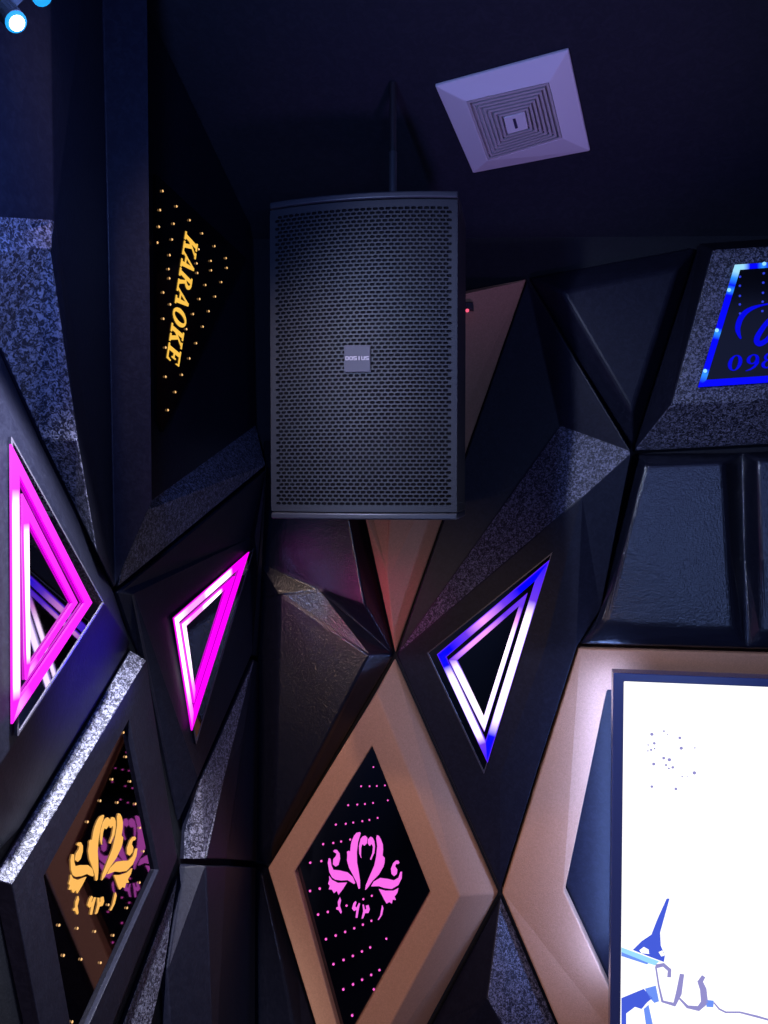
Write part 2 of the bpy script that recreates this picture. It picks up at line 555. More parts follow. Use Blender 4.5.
# triangular padded panel under the sloped ceiling
panel('padded_panel', 'black triangular padded panel under the ceiling, left of the blue sign', 'wall panel', W,
      dict(T=(528, 277, .02), R=(697, 246, .02), n3=(632, 451, .02), j1=(562, 292, .075), j2=(678, 268, .075), j3=(632, 412, .075)),
      [('j1', 'j2', 'j3'), ('T', 'R', 'j2', 'j1'), ('T', 'j1', 'j3', 'n3'), ('R', 'n3', 'j3', 'j2')],
      ['T', 'R', 'n3'], M['smooth'], bevel=0.008)

# sign panel frame
sv = dict(tl=(699, 243, .02), n3=(633, 452, .02), br=(980, 434, .02), tr=(980, 224, .02),
          a=(712, 250, .12), b=(671, 405, .12), c=(960, 389, .12), d=(960, 234, .12))
panel('padded_panel', 'dark flecked slanted frame panel around the blue lit sign', 'wall panel', W, sv,
      [('tl', 'n3', 'b', 'a'), ('n3', 'br', 'c', 'b'), ('br', 'tr', 'd', 'c'), ('tr', 'tl', 'a', 'd'), ('a', 'b', 'c', 'd')],
      ['tl', 'n3', 'br', 'tr'], M['smooth'], crk=(1, 4), bevel=0.004)

# pleated panel over the television
panel('padded_panel', 'glossy black pleated panel between the blue sign and the beige screen surround', 'wall panel', W,
      dict(n3=(634, 453, .02), tr=(980, 440, .02), br=(980, 658, .06), bl=(579, 645, .06), l1=(602, 610, .05),
           a=(645, 464, .085), b=(724, 461, .085), b2=(730, 560, .085), b3=(733, 630, .075), a2=(624, 545, .085), a3=(606, 622, .075),
           g1=(742, 452, .02), g2=(747, 650, .06), g1m=(744, 560, .03),
           c=(757, 459, .085), c2=(761, 560, .085), c3=(764, 632, .075), d=(960, 452, .085), d3=(960, 642, .075)),
      [('n3', 'g1', 'b', 'a'), ('a', 'b', 'b2', 'b3', 'a3', 'a2'), ('b', 'g1', 'g1m', 'b2'), ('b2', 'g1m', 'g2', 'b3'),
       ('n3', 'a', 'a2', 'l1'), ('l1', 'a2', 'a3', 'bl'), ('bl', 'a3', 'b3', 'g2'),
       ('g1', 'c', 'c2', 'g1m'), ('g1m', 'c2', 'c3', 'g2'), ('c', 'd', 'd3', 'c3', 'c2'), ('g1', 'tr', 'd', 'c'), ('g2', 'c3', 'd3', 'br'), ('tr', 'br', 'd3', 'd')],
      ['n3', 'g1', 'tr', 'br', 'g2', 'bl', 'l1'], M['gloss'], bevel=0.010, seg=4)

# small panel under the node
panel('padded_panel', 'black flecked panel wedged between the beige diamond and the beige screen surround', 'wall panel', W,
      dict(n2=(500.5, 896, .015), a=(487, 999, .09), b=(503, 1026, .09), c=(522, 1085, .09), r=(582, 1085, .02), r2=(556, 1024, .02), l=(400, 1085, .02), l2=(432, 1024, .02)),
      [('n2', 'r2', 'b', 'a'), ('r2', 'r', 'c', 'b'), ('n2', 'a', 'l2'), ('l2', 'a', 'b', 'c', 'l'), ('c', 'r', 'l')],
      ['n2', 'r2', 'r', 'l', 'l2'], M['smooth'], crk=(0, 1), bevel=0.004)

# beige surround of the television
sr = root('television_surround', W(700, 900, 0), 'beige suede angular surround framing the television', 'wall panel')
so = [W(578, 647, .06), W(500.8, 893, .03), W(610, 1150, .06), W(1330, 1220, .06), W(1420, 893, .03), W(1330, 670, .06)]
si = [W(607, 690, .045), W(564.6, 892, .045), W(652, 1080, .045), W(1290, 1160, .045), W(1340, 893, .045), W(1290, 712, .045)]
g = Geo()
g.v = so + si + [Vector((p.x, WY - .001, p.z)) for p in si] + [Vector((p.x, WY - .001, p.z)) for p in so]
for k in range(4):
    for i in range(6):
        j = (i + 1) % 6
        g.f.append((k * 6 + i, k * 6 + j, ((k + 1) % 4) * 6 + j, ((k + 1) % 4) * 6 + i))
wp_ = {i: p for i, p in enumerate(g.v[:6])}
inset_outline(wp_, list(range(6)), True, .003)
for i in range(6):
    g.v[i] = wp_[i]
    g.v[18 + i] = Vector((wp_[i].x, WY - .001, wp_[i].z))
o = g.build('frame', M['beige'], sr, bevel=0.004)
bk = Geo().prism([p + Vector((0, 0.012, 0)) + (sum(si, Vector()) / 6 - p).normalized() * 0.006 for p in [Vector((q.x, WY - .018, q.z)) for q in si]], Vector((0, .004, 0)))
bk.build('back_panel', M['smooth'], sr)

# ------------------------------------------------------------------ television
TY = WY - 0.17
tp = Vector((0, TY, 0))
T0 = hit(613.5, 673, tp, NW)
tw, th = 1.44, 0.83
tv = root('television', (T0.x + tw / 2, TY + .03, T0.z - th), 'wall-mounted television with a glossy dark bezel and bright white picture', 'television')
x0, x1, z1, z0 = T0.x, T0.x + tw, T0.z, T0.z - th
bw = 0.0215
ip = hit(624, 681.5, tp, NW)
bw, bt = ip.x - x0, z1 - ip.z
g = Geo()
oo = [(x0, z0), (x1, z0), (x1, z1), (x0, z1)]
ii = [(x0 + bw, z0 + bw), (x1 - bw, z0 + bw), (x1 - bw, z1 - bt), (x0 + bw, z1 - bt)]
rings = [[Vector((x, TY + .045, z)) for x, z in oo], [Vector((x, TY, z)) for x, z in oo], [Vector((x, TY, z)) for x, z in ii], [Vector((x, TY + .006, z)) for x, z in ii]]
g.loft(rings, caps=True)
g.build('bezel', M['bezel'], tv, bevel=0.002)
Geo().box((x0 + .16, TY + .046, z0 + .1), (x1 - .16, TY + .115, z1 - .1)).build('wall_mount', M['rod'], tv)
scr = Geo().box((ii[0][0] - .001, TY + .003, ii[0][1] - .001), (ii[1][0] + .001, TY + .0055, ii[2][1] + .001)).build('screen', M['screen'], tv)
spl = (Vector((0, TY + .003, 0)), NW)


def pic(polys, mat, name='picture', d=.0006, fr=lambda x, y: (600 + x / 4.571, 880 + y / 4.571)):
    g = Geo()
    for p in polys:
        g.prism([on(spl, *fr(x, y), d) for x, y in p], -NW * .0004)
    return g.build(name, mat, scr)


def stroke(pts, ws):
    """tapered stroke outline in 2D"""
    if not isinstance(ws, (list, tuple)):
        ws = [ws] * len(pts)
    a, b = [], []
    for i, (x, y) in enumerate(pts):
        p, q = pts[max(0, i - 1)], pts[min(len(pts) - 1, i + 1)]
        dx, dy = q[0] - p[0], q[1] - p[1]
        l = math.hypot(dx, dy) or 1
        nx, ny = -dy / l * ws[i] / 2, dx / l * ws[i] / 2
        a.append((x + nx, y + ny))
        b.append((x - nx, y - ny))
    return [[a[i], a[i + 1], b[i + 1], b[i]] for i in range(len(pts) - 1)]


def smooth(pts, n=6):
    out = []
    P = [pts[0]] + list(pts) + [pts[-1]]
    for i in range(1, len(P) - 2):
        p0, p1, p2, p3 = (np.array(P[i + k], float) for k in (-1, 0, 1, 2))
        for t in np.linspace(0, 1, n, endpoint=False):
            out.append(tuple(.5 * (2 * p1 + (p2 - p0) * t + (2 * p0 - 5 * p1 + 4 * p2 - p3) * t * t + (3 * p1 - p0 - 3 * p2 + p3) * t ** 3)))
    out.append(tuple(pts[-1]))
    return out


pic([[(305, 85), (318, 85), (275, 240), (278, 300), (297, 345), (292, 375), (225, 350), (150, 320), (190, 280), (235, 250), (262, 180)]], M['px_blue'])
pic([[(180, 322), (200, 306), (222, 318), (225, 338), (190, 335)], [(268, 330), (285, 322), (296, 345), (280, 350)]], M['screen'], d=.0014)
pic([[(98, 308), (270, 372), (252, 390), (98, 345)]], M['px_cyan'])
pic([[(98, 330), (222, 380), (215, 386), (98, 348)]], M['px_mid'], d=.0012)
pic([[(98, 540), (200, 498), (240, 540), (215, 560), (190, 590), (160, 580), (120, 610), (120, 700), (98, 700)]], M['px_blue'])
pic([[(205, 497), (255, 483), (270, 555), (248, 562), (228, 540)], [(200, 590), (222, 570), (250, 700), (215, 700)]], M['px_mid'])
pic([[(485, 548), (520, 552), (518, 582), (487, 580)]], M['px_mid'])
st = []
for p, w in (([(255, 395), (290, 388), (318, 412), (316, 445)], 18), ([(255, 395), (268, 480), (285, 555), (340, 570), (360, 520), (375, 430)], [8, 8, 12, 20, 27, 20]),
             ([(362, 540), (400, 580), (450, 588), (478, 560), (472, 500), (458, 465), (474, 440)], [8, 14, 24, 34, 30, 26, 18]),
             ([(520, 560), (545, 590), (575, 605), (640, 605), (720, 625), (790, 645)], [6, 8, 8, 8, 10, 8])):
    st += stroke(p, w)
pic(st, M['px_lav'], 'lettering')
cf = []
for x, y, r in [(114, 137, 17), (230, 107, 10), (137, 224, 14), (107, 287, 12), (140, 275, 9), (78, 240, 8), (76, 297, 8), (383, 172, 15), (396, 271, 17), (228, 366, 15), (282, 382, 18), (250, 433, 12), (277, 465, 10),
                (315, 455, 14), (132, 423, 16), (522, 508, 18), (114, 640, 14), (345, 662, 15), (262, 137, 7), (405, 545, 8), (453, 545, 6), (527, 268, 8)]:
    cf.append([(x + r * math.cos(a * math.pi / 4), y + r * .9 * math.sin(a * math.pi / 4)) for a in range(8)])
for p in cf:
    pic([p], M['px_lav'], 'confetti', fr=lambda x, y: (640 + x / 9.6, 720 + y / 9.6))

# ------------------------------------------------------------------ triangle lights
def tri_light(label, pl, glass, o1, i1, o2, i2, mats, lift):
    """glass plate with a ring of lit tubes and its mirror reflection built as glowing bars inside. corner order fixed by the caller"""
    c = sum((on(pl, *p) for p in glass), Vector()) / 3
    r = root('triangle_light', c - pl[1] * 0.004, label, 'wall light', 'triangle lights on the padded walls')
    n = pl[1]
    g = Geo().prism([on(pl, *p, lift) for p in glass], -n * (lift - .0015))
    g.build('mirror_plate', M['glass'], r)
    gcen = sum((on(pl, *p, lift) for p in glass), Vector()) / 3
    g = Geo()
    for e in range(3):
        a, b = on(pl, *glass[e], lift), on(pl, *glass[(e + 1) % 3], lift)
        ia, ib = a + (gcen - a) * .028, b + (gcen - b) * .028
        g.prism([a, b, ib, ia], n * .0012)
    g.build('glass_rim', M['edge'], r)
    for k, (o, i_) in enumerate(((o1, i1), (o2, i2))):
        for e in range(3):
            f = (e + 1) % 3
            d = lift + (.004 if k == 0 else .0035)
            q = [on(pl, *o[e], d), on(pl, *o[f], d), on(pl, *i_[f], d), on(pl, *i_[e], d)]
            x = (q[1] - q[0]).normalized()
            y = n.cross(x)
            fr = Matrix((x, y, n)).transposed().to_4x4()
            fr.translation = q[0]
            Geo().prism(q, -n * .003).build('light_tube' if k == 0 else 'tube_reflection', mats[k * 3 + e], r, frame=fr)  # inner ring is the mirror reflection built as glowing bars
    return r


# blue: corners top, left, bottom
tri_light('blue and white triangle light between the beige diamond and the screen surround', cpl,
          [(552.5, 552), (427, 653), (484, 774)],
          [(549.5, 560), (437, 654.5), (487.5, 763)], [(535, 581), (446, 657.3), (485.5, 741)],
          [(527.5, 593), (448.7, 660.2), (484.3, 732)], [(519, 606), (457, 660.5), (483.5, 717)],
          [M['bl_top'], M['bl_left'], M['bl_right'], M['bl_in_top'], M['bl_in_left'], M['bl_in_right']], 0.006)

def soffit_z(x, y):
    return SP.z - (SN.x * (x - SP.x) + SN.y * (y - SP.y)) / SN.z


def LT(px, h, gen=None):
    """point of a left-wall panel seen at column px that meets the sloped ceiling"""
    a, b = -900.0, 500.0
    for _ in range(50):
        m = (a + b) / 2
        p = gen(px, m) if gen else L(px, m, h)
        if p.z > soffit_z(p.x, max(p.y, 1.0)) - .004:
            a = m
        else:
            b = m
    return gen(px, b) if gen else L(px, b, h)


# ------------------------------------------------------------------ left-wall padded panels
M1 = (115, 590)
kpl2 = plane3(L(147, 100, .115), L(153, 501, .09), L(115, 590, .015))
panel('padded_panel', 'tall dark panel with a grey flecked slanting face at the upper left', 'wall panel', L,
      dict(m1=(*M1, .015), t0=(-90, 212, .03), k2=(54, 221, .082), k3=(50, 248, .084), k4=(78, 440, .072), k5=(97, 552, .048),
           e0=(-90, 260, .02), e1=(0, 349, .02), e2=(42, 440, .02), e3=(75, 506, .02),
           c1=LT(100, .10, lambda x, y: on(kpl2, x, y)), d1=LT(147, .11, lambda x, y: on(kpl2, x, y)), d2=(153, 501, .09), tt=LT(-90, .03), tm=LT(46, .08)),
      [('t0', 'k2', 'k3', 'e1', 'e0'), ('k3', 'k4', 'e2', 'e1'), ('k4', 'k5', 'e3', 'e2'), ('k5', 'm1', 'e3'),
       ('tm', 'c1', 'm1', 'k5', 'k4', 'k3', 'k2'), ('tt', 'tm', 'k2', 't0'), ('c1', 'd1', 'd2', 'm1')],
      ['m1', 'e3', 'e2', 'e1', 'e0', 't0', 'tt', 'tm', 'c1', 'd1', 'd2'], M['smooth'], crk=(0, 1, 2, 3), bevel=0.003)

# backing of the karaoke sign
panel('padded_panel', 'dark flat panel in the corner holding the amber karaoke sign', 'wall panel', L,
      dict(m1=(118, 588, .014), a=LT(126, .03), b=LT(250, .03), c=(256, 425, .03), d=(130, 515, .03), e=(266, 466, .09)),
      [('a', 'b', 'c', 'd'), ('d', 'c', 'e', 'm1')],
      ['m1', 'd', 'a', 'b', 'c', 'e'], M['smooth'], crk=(1,), bevel=0.003)

npl = plane3(L(128, 593, .026), L(257, 540, .052), L(198, 778, .042))
panel('padded_panel', 'dark panel carrying the small magenta triangle light', 'wall panel', L,
      dict(m1=(117, 592, .014), e=(266, 470, .088), u=on(npl, 259, 534), v=on(npl, 133, 594), w=on(npl, 252, 655), x=on(npl, 198, 778), y=(179, 824, .006), z=(138, 653, .005),
           s=(258, 657, .04)),
      [('m1', 'e', 'u', 'v'), ('v', 'u', 'w', 'x', 'y'), ('m1', 'v', 'y', 'z'), ('u', 'e', 's', 'w')],
      ['m1', 'e', 's', 'w', 'x', 'y', 'z'], M['smooth'], bevel=0.003)

panel('padded_panel', 'narrow grey flecked wedge panel in the corner under the small magenta triangle light', 'wall panel', L,
      dict(a=on(npl, 254, 659), b=(224, 778, .062), c=(206, 860, .056), d=(184, 861, .012), e=(185, 831, .010), f=on(npl, 200, 781),
           g=(259, 662, .042), h=(257, 862, .045), r1=(243, 735, .062), r2=(226, 860, .060)),
      [('a', 'b', 'f'), ('b', 'c', 'd', 'e', 'f'), ('a', 'g', 'r1', 'b'), ('b', 'r1', 'r2', 'c'), ('g', 'h', 'r2', 'r1')],
      ['a', 'f', 'e', 'd', 'c', 'r2', 'h', 'g'], M['smooth'], crk=(0, 1), bevel=0.003)

panel('padded_panel', 'dark lower corner panel under the narrow grey wedge', 'wall panel', L,
      dict(d=(184, 866, .012), c=(206, 865, .056), r=(226, 865, .060), h=(256, 867, .045), hb=(255, 1090, .045), cb=(214, 1090, .06), db=(174, 1090, .022), m=(168, 968, .018)),
      [('d', 'c', 'cb', 'db', 'm'), ('c', 'r', 'h', 'hb', 'cb')],
      ['d', 'c', 'r', 'h', 'hb', 'cb', 'db', 'm'], M['smooth'], bevel=0.003)

# big magenta triangle panel
opl = plane3(L(0, 400, .05), L(106, 604, .05), L(0, 765, .05))
panel('padded_panel', 'dark panel at the left edge carrying the big magenta triangle light', 'wall panel', L,
      dict(m1=(114, 592, .016), e0=(-90, 262, .018), e1=(0, 351, .018), e2=(41, 442, .018), e3=(74, 508, .018),
           a=on(opl, -90, 330), b=on(opl, 0, 395), c=on(opl, 104, 602), d=on(opl, 0, 765), e=on(opl, -90, 880), f=(131, 644, .006), g=(20, 829, .006), h=(0, 851, .006), i=(-90, 905, .006)),
      [('e0', 'e1', 'b', 'a'), ('e1', 'e2', 'e3', 'm1', 'c', 'b'), ('a', 'b', 'c', 'd', 'e'), ('m1', 'f', 'c'), ('c', 'f', 'g', 'd'), ('d', 'g', 'h', 'i', 'e')],
      ['e0', 'e1', 'e2', 'e3', 'm1', 'f', 'g', 'h', 'i'], M['smooth'], bevel=0.003)

# corners: top, left/bottom ordering per light
tri_light('big magenta triangle light at the left edge of the wall', opl,
          [(11, 437), (17.5, 736), (103.5, 603)],
          [(11.5, 444), (12.7, 724), (92.4, 602.7)], [(19.7, 475.5), (20.6, 696.7), (84.8, 602.7)],
          [(22.7, 493.6), (26.7, 680), (78, 602.7)], [(29.4, 521), (30.3, 666), (72.7, 602.7)],
          [M['pk_white'], M['pk_short'], M['pk_full'], M['pk_white'], M['pk_short'], M['pk_full']], 0.006)
tri_light('small magenta triangle light on the left wall beneath the amber karaoke sign', npl,
          [(254, 548), (172.5, 617), (196, 744)],
          [(249.4, 552), (174.2, 618), (192.3, 730.4)], [(240.8, 567.3), (179, 622), (193.6, 712)],
          [(235.3, 576), (181.6, 624), (194.3, 703)], [(227.5, 587), (186.5, 626), (195.3, 690)],
          [M['pk_top'], M['pk_hotlow'], M['pk_full'], M['pk_top'], M['pk_hotlow'], M['pk_full']], 0.006)

# ------------------------------------------------------------------ dark diamond with the amber emblem (left wall)
dg = root('diamond_panel', L(90, 880, 0), 'black diamond frame around a dark mirror with an amber lotus emblem', 'wall decoration')
GPH, GMH = .028, .019
gpl = (Vector((LX + GPH, 0, 0)), NL)
Gou = [L(131, 648, .004), L(178, 850, .006), L(58, 1180, .006), L(-8, 879, .004)]
Gfo = [L(146, 660, GPH), L(177, 858, GPH), L(64, 1150, GPH), L(12, 884, GPH)]
Gfi = [L(129, 720, GPH), L(158.7, 870, GPH), L(76, 1054, GPH), L(44, 876, GPH)]
g = Geo()
Gfb = [p - NL * .014 for p in Gfi]
wp_ = dict(enumerate(Gou))
inset_outline(wp_, [0, 1, 2, 3], False, .003)
Gou = [wp_[i] for i in range(4)]
Gob = [Vector((LX + .001, p.y, p.z)) for p in Gou]
g.v = Gou + Gfo + Gfi + Gfb + Gob
for k in (0, 4, 8):
    for i in range(4):
        j = (i + 1) % 4
        g.f.append((k + i, k + j, k + 4 + j, k + 4 + i))
for i in range(4):
    j = (i + 1) % 4
    g.f.append((16 + i, 16 + j, j, i))
g.f.append((16, 17, 18, 19))
g.f.append((12, 13, 14, 15))
g.build('frame', M['smooth'], dg, bevel=0.004, crk=(3,))
gm = (Vector((LX + GMH, 0, 0)), NL)
gc = sum(Gfi, Vector()) / 4
Geo().prism([Vector((LX + GMH, p.y, p.z)) + (Vector((0, p.y - gc.y, p.z - gc.z))).normalized() * .004 for p in Gfi], -NL * .005).build('mirror', M['mirror'], dg)
src = [(345, 95), (475, 118), (340, 530), (387, 540), (105, 295), (668, 400), (198, 720), (485, 768)]
dst = [(325, 178), (435, 178), (275, 665), (315, 660), (85, 465), (553, 425), (125, 915), (378, 878)]
Am = np.array([(x, y, 1) for x, y in src], float)
sol = np.linalg.lstsq(Am, np.array(dst, float), rcond=None)[0]


def gmap(x, y):
    q = np.array((x, y, 1.0)) @ sol
    return 60 + q[0] / 7.31, 790 + q[1] / 7.31


emblem(gm, gmap, M['gold_emblem'], dg)
G1 = [(351, 377), (358, 446), (319, 510), (370, 516), (285, 571), (334, 576), (385, 580), (249, 631), (398, 648)]
G2 = [(408, 146), (397, 235), (361, 307), (168, 356), (220, 365), (270, 374), (322, 385), (181, 442), (231, 453), (286, 463), (205, 631), (308, 298)]
leds(gm, [(x / 2.844, 600 + y / 2.844) for x, y in G1] + [(x / 2.844, 800 + y / 2.844) for x, y in G2], M['gold_led'], dg, 0.0021)

panel('padded_panel', 'dark flecked sliver panel below the black diamond frame at the lower left', 'wall panel', L,
      dict(a=(179, 872, .010), b=(165, 968, .018), c=(137, 1090, .022), d=(99, 1090, .010), e=(160, 925, .010)),
      [('a', 'b', 'c', 'd', 'e')], ['a', 'b', 'c', 'd', 'e'], M['smooth'], crk=(0,), bevel=0.003)

# ------------------------------------------------------------------ karaoke sign
kpl = (Vector((LX + .034, 0, 0)), NL)
ks = root('karaoke_sign', L(190, 300, .03), 'dark kite-shaped acrylic sign with amber KARAOKE letters and diodes', 'sign')
Geo().prism([L(156, 174, .036), L(246, 258, .036), L(163, 432, .036), L(157, 420, .036)], -NL * .006).build('backing', M['mirror_soft'], ks)


def arc(cx, cy, rx, ry, t0, t1, n=14):
    return [(cx + rx * math.cos(t0 + (t1 - t0) * i / n), cy + ry * math.sin(t0 + (t1 - t0) * i / n)) for i in range(n + 1)]


def ring2(cx, cy, rx, ry, ix, iy, n=20):
    o, i_ = arc(cx, cy, rx, ry, 0, 2 * math.pi, n), arc(cx, cy, ix, iy, 0, 2 * math.pi, n)
    return [[o[k], o[k + 1], i_[k + 1], i_[k]] for k in range(n)]


def rect(a, b, c, d):
    return [(a, b), (c, b), (c, d), (a, d)]


half = lambda cx, cy, rx, ry, ix, iy: (lambda o, i_: [[o[k], o[k + 1], i_[k + 1], i_[k]] for k in range(len(o) - 1)])(arc(cx, cy, rx, ry, -math.pi / 2, math.pi / 2, 10), arc(cx, cy, ix, iy, -math.pi / 2, math.pi / 2, 10))
STEM = [rect(.14, 0, .38, 1), rect(.02, 0, .5, .08), rect(.02, .92, .5, 1)]
GL = {
    'K': STEM + [[(.38, .36), (.78, .94), (.9, .94), (.38, .5)], rect(.64, .92, 1.0, 1), [(.44, .54), (.6, .68), (1.0, .06), (.74, .06)], rect(.62, 0, 1.06, .08)],
    'A': [[(.04, .04), (.46, 1), (.54, .92), (.16, .04)], [(.42, 1), (.6, 1), (.98, .05), (.7, .05)], rect(.22, .27, .78, .35), rect(-.06, 0, .3, .07), rect(.58, 0, 1.06, .07)],
    'R': STEM + half(.38, .74, .46, .26, .22, .18) + [[(.44, .5), (.64, .52), (1.0, .06), (.76, .03)], rect(.72, 0, 1.06, .08)],
    'O': ring2(.5, .5, .5, .53, .24, .44),
    'E': STEM + [rect(.3, .92, .88, 1), rect(.3, 0, .92, .08), rect(.3, .47, .66, .55), [(.78, .92), (.88, 1), (.88, .74), (.84, .74)], [(.8, .08), (.92, 0), (.94, .3), (.88, .3)], rect(.6, .36, .68, .66)],
}
g = Geo()
c00, c01 = L(186, 231.5, .0375), L(198.2, 243.5, .0375)     # start of the word: letter foot, letter head
c10, c11 = L(167, 358.5, .0375), L(179.2, 366.5, .0375)     # end of the word
wd = {'K': 1.04, 'A': 1.0, 'R': 1.02, 'O': 1.0, 'E': .92}
tot = sum(wd[c] for c in 'KARAOKE') + 6 * .12
xx = 0
for ch in 'KARAOKE':
    for p in GL[ch]:
        q = []
        for u, v_ in p:
            s = (xx + u + .10 * (v_ - .5)) / tot
            q.append(c00.lerp(c10, s).lerp(c01.lerp(c11, s), v_))
        g.prism(q, -NL * .0012)
    xx += wd[ch] + .12
g.build('lettering', M['kar'], ks)
K1 = [(135, 85), (242, 202), (115, 231), (343, 309), (220, 336), (107, 359), (439, 410), (207, 457), (95, 481), (534, 508), (412, 532), (189, 577), (622, 600), (505, 621), (397, 641), (628, 675), (181, 684), (508, 694), (402, 714), (187, 755), (586, 784), (464, 806), (140, 864), (539, 895), (418, 914)]
K2 = [(398, 68), (514, 48), (184, 105), (466, 155), (351, 176), (134, 210), (423, 268), (302, 286), (150, 421), (374, 389), (325, 500), (270, 620), (150, 634), (221, 746), (167, 878)]
leds((Vector((LX + .036, 0, 0)), NL), [(145 + x / 7.68, 180 + y / 7.68) for x, y in K1] + [(145 + x / 7.31, 290 + y / 7.31) for x, y in K2[2:]], M['gold_led'], ks, 0.0023)

# ------------------------------------------------------------------ blue sign
SH = .126
bpl = (Vector((0, WY - SH, 0)), NW)
bs = root('lit_sign', W(760, 330, .12), 'blue lit slanted sign with a script letter and the digits 098', 'sign')
zz = lambda x, y: (690 + x / 6.4, 240 + y / 6.4)
so_ = [zz(288, 158), zz(52, 942), (955, 370), (955, 249)]
si_ = [zz(322, 188), zz(105, 895), (948, 363.5), (948, 254)]
Geo().prism([on(bpl, *p) for p in so_], -NW * .005).build('backing', M['mirror_soft'], bs)
for i in range(4):
    j = (i + 1) % 4
    q = [on(bpl, *so_[i], .004), on(bpl, *so_[j], .004), on(bpl, *si_[j], .004), on(bpl, *si_[i], .004)]
    xa = (q[1] - q[0]).normalized()
    fr = Matrix((xa, NW.cross(xa), NW)).transposed().to_4x4()
    fr.translation = q[0]
    Geo().prism(q, -NW * .0035).build('light_strip', M['blue_left'] if i == 0 else M['blue_top'] if i == 3 else M['blue_strip'], bs, frame=fr)
lp = (Vector((0, WY - SH - .004, 0)), NW)
leds(lp, [(*zz(x, y), .0042) for x, y in ((308, 176), (250, 320), (172, 578), (97, 838), (475, 152))], M['blue_led'], bs, .004)
leds(bpl, [(*zz(x, y), .0026) for x, y in [(320, 235), (319, 293), (319, 358), (319, 412), (320, 470), (472, 213), (469, 273), (467, 338), (465, 395), (463, 455)]], M['blue_dot'], bs, .002)
g = Geo()
sw = smooth([(326, 632), (312, 600), (306, 560), (325, 500), (365, 455), (430, 425), (520, 408), (620, 420)], 6)
for p in stroke(sw, [10 + 26 * math.sin(min(1, k / len(sw) * 1.3) * math.pi) for k in range(len(sw))]):
    g.prism([on(bpl, *zz(x, y), .002) for x, y in p], -NW * .0012)
sw = smooth([(620, 430), (560, 470), (500, 520), (455, 580), (430, 625), (430, 655), (455, 662), (500, 630), (560, 540), (630, 440)], 6)
for p in stroke(sw, [14 + 22 * math.sin(min(1, k / len(sw)) * math.pi) for k in range(len(sw))]):
    g.prism([on(bpl, *zz(x, y), .002) for x, y in p], -NW * .0012)
g.build('script_letter', M['blue_text'], bs)
g = Geo()


def digit(polys, ox, oy, w, h):
    for p in polys:
        g.prism([on(bpl, *zz(ox + (u + .22 * (v_ - .5)) * w, oy - v_ * h - u * w * .06), .002) for u, v_ in p], -NW * .0012)


nine = ring2(.48, .68, .46, .33, .2, .25) + stroke([(.90, .68), (.88, .45), (.72, .2), (.45, .02), (.1, -.06)], [.1, .24, .2, .12, .04])
eight = ring2(.5, .76, .36, .26, .16, .19) + ring2(.5, .27, .46, .29, .2, .2)
digit(ring2(.5, .5, .5, .52, .22, .46), 244, 838, 90, 98)
digit(nine, 358, 832, 86, 98)
digit(eight, 458, 822, 84, 96)
g.build('numerals', M['blue_text'], bs)

# ------------------------------------------------------------------ loudspeaker
SY = 1.46
fp = lambda x, y, d=0: hit(x, y, Vector((0, SY + d, 0)), NW)
sx0, sx1 = fp(272, 360).x, fp(457.5, 360).x
sz1, sz0 = fp(365, 198.5).z + .001, fp(365, 519).z
sw_, cxs = sx1 - sx0, (sx0 + sx1) / 2
sp = root('loudspeaker', (cxs, SY + .14, sz0), 'black loudspeaker with a perforated metal grille hung from the ceiling', 'loudspeaker')
BUL = 0.022


def front(u, off=0.0):
    """point on the bowed front, u in -1..1"""
    return cxs + u * sw_ / 2, SY - BUL * (1 - u * u) - off


def prof(e, off, back=SY + .29):
    pts = []
    for i in range(17):
        x, y = front(-1 + i / 8, off)
        pts.append((cxs + (x - cxs) * (1 + e), y))
    bwid = sw_ / 2 + .001
    pts += [(cxs + bwid + e * .1, SY + .17), (cxs + bwid - .045, back), (cxs - bwid + .045, back), (cxs - bwid - e * .1, SY + .17)]
    return pts


capH = 0.0115
g = Geo().loft([[Vector((x, y, z)) for x, y in prof(0, 0)] for z in (sz0 + capH, sz1 - capH)])
g.build('cabinet', M['cab'], sp, bevel=0.003)
for nm, za, zb in (('top_cap', sz1 - capH, sz1), ('bottom_cap', sz0, sz0 + capH)):
    Geo().loft([[Vector((x, y, z)) for x, y in prof(.006, .007)] for z in (za, zb)]).build(nm, M['cap'], sp, bevel=0.003)
# perforated grille
gz0, gz1 = sz0 + capH + .002, sz1 - capH - .003
mx, mz = 0.95, 0.011
cols, rows = 29, 76
vs, fs = [], []


def gv(u, z):
    x, y = front(u, .006)
    vs.append(Vector((x, y, z)))
    return len(vs) - 1


cw, chh = 2 * mx / cols, (gz1 - gz0 - 2 * mz) / rows
for r in range(rows):
    zb = gz0 + mz + r * chh
    sh = 0.5 if r % 2 else 0.0
    n = cols - (1 if sh else 0)
    if sh:
        for a, b in ((-mx, -mx + cw / 2), (mx - cw / 2, mx)):
            fs.append((gv(a, zb), gv(b, zb), gv(b, zb + chh), gv(a, zb + chh)))
    for c in range(n):
        u0 = -mx + (c + sh) * cw
        uc, zc = u0 + cw / 2, zb + chh / 2
        O = [(u0, zb), (uc, zb), (u0 + cw, zb), (u0 + cw, zc), (u0 + cw, zb + chh), (uc, zb + chh), (u0, zb + chh), (u0, zc)]
        hx, hz = cw * .42, chh * .385
        I = [(uc - hx * .8, zc - hz * .85), (uc, zc - hz), (uc + hx * .8, zc - hz * .85), (uc + hx, zc), (uc + hx * .8, zc + hz * .85), (uc, zc + hz), (uc - hx * .8, zc + hz * .85), (uc - hx, zc)]
        oi = [gv(*p) for p in O]
        ii_ = [gv(*p) for p in I]
        for k in range(8):
            l = (k + 1) % 8
            fs.append((oi[k], oi[l], ii_[l], ii_[k]))
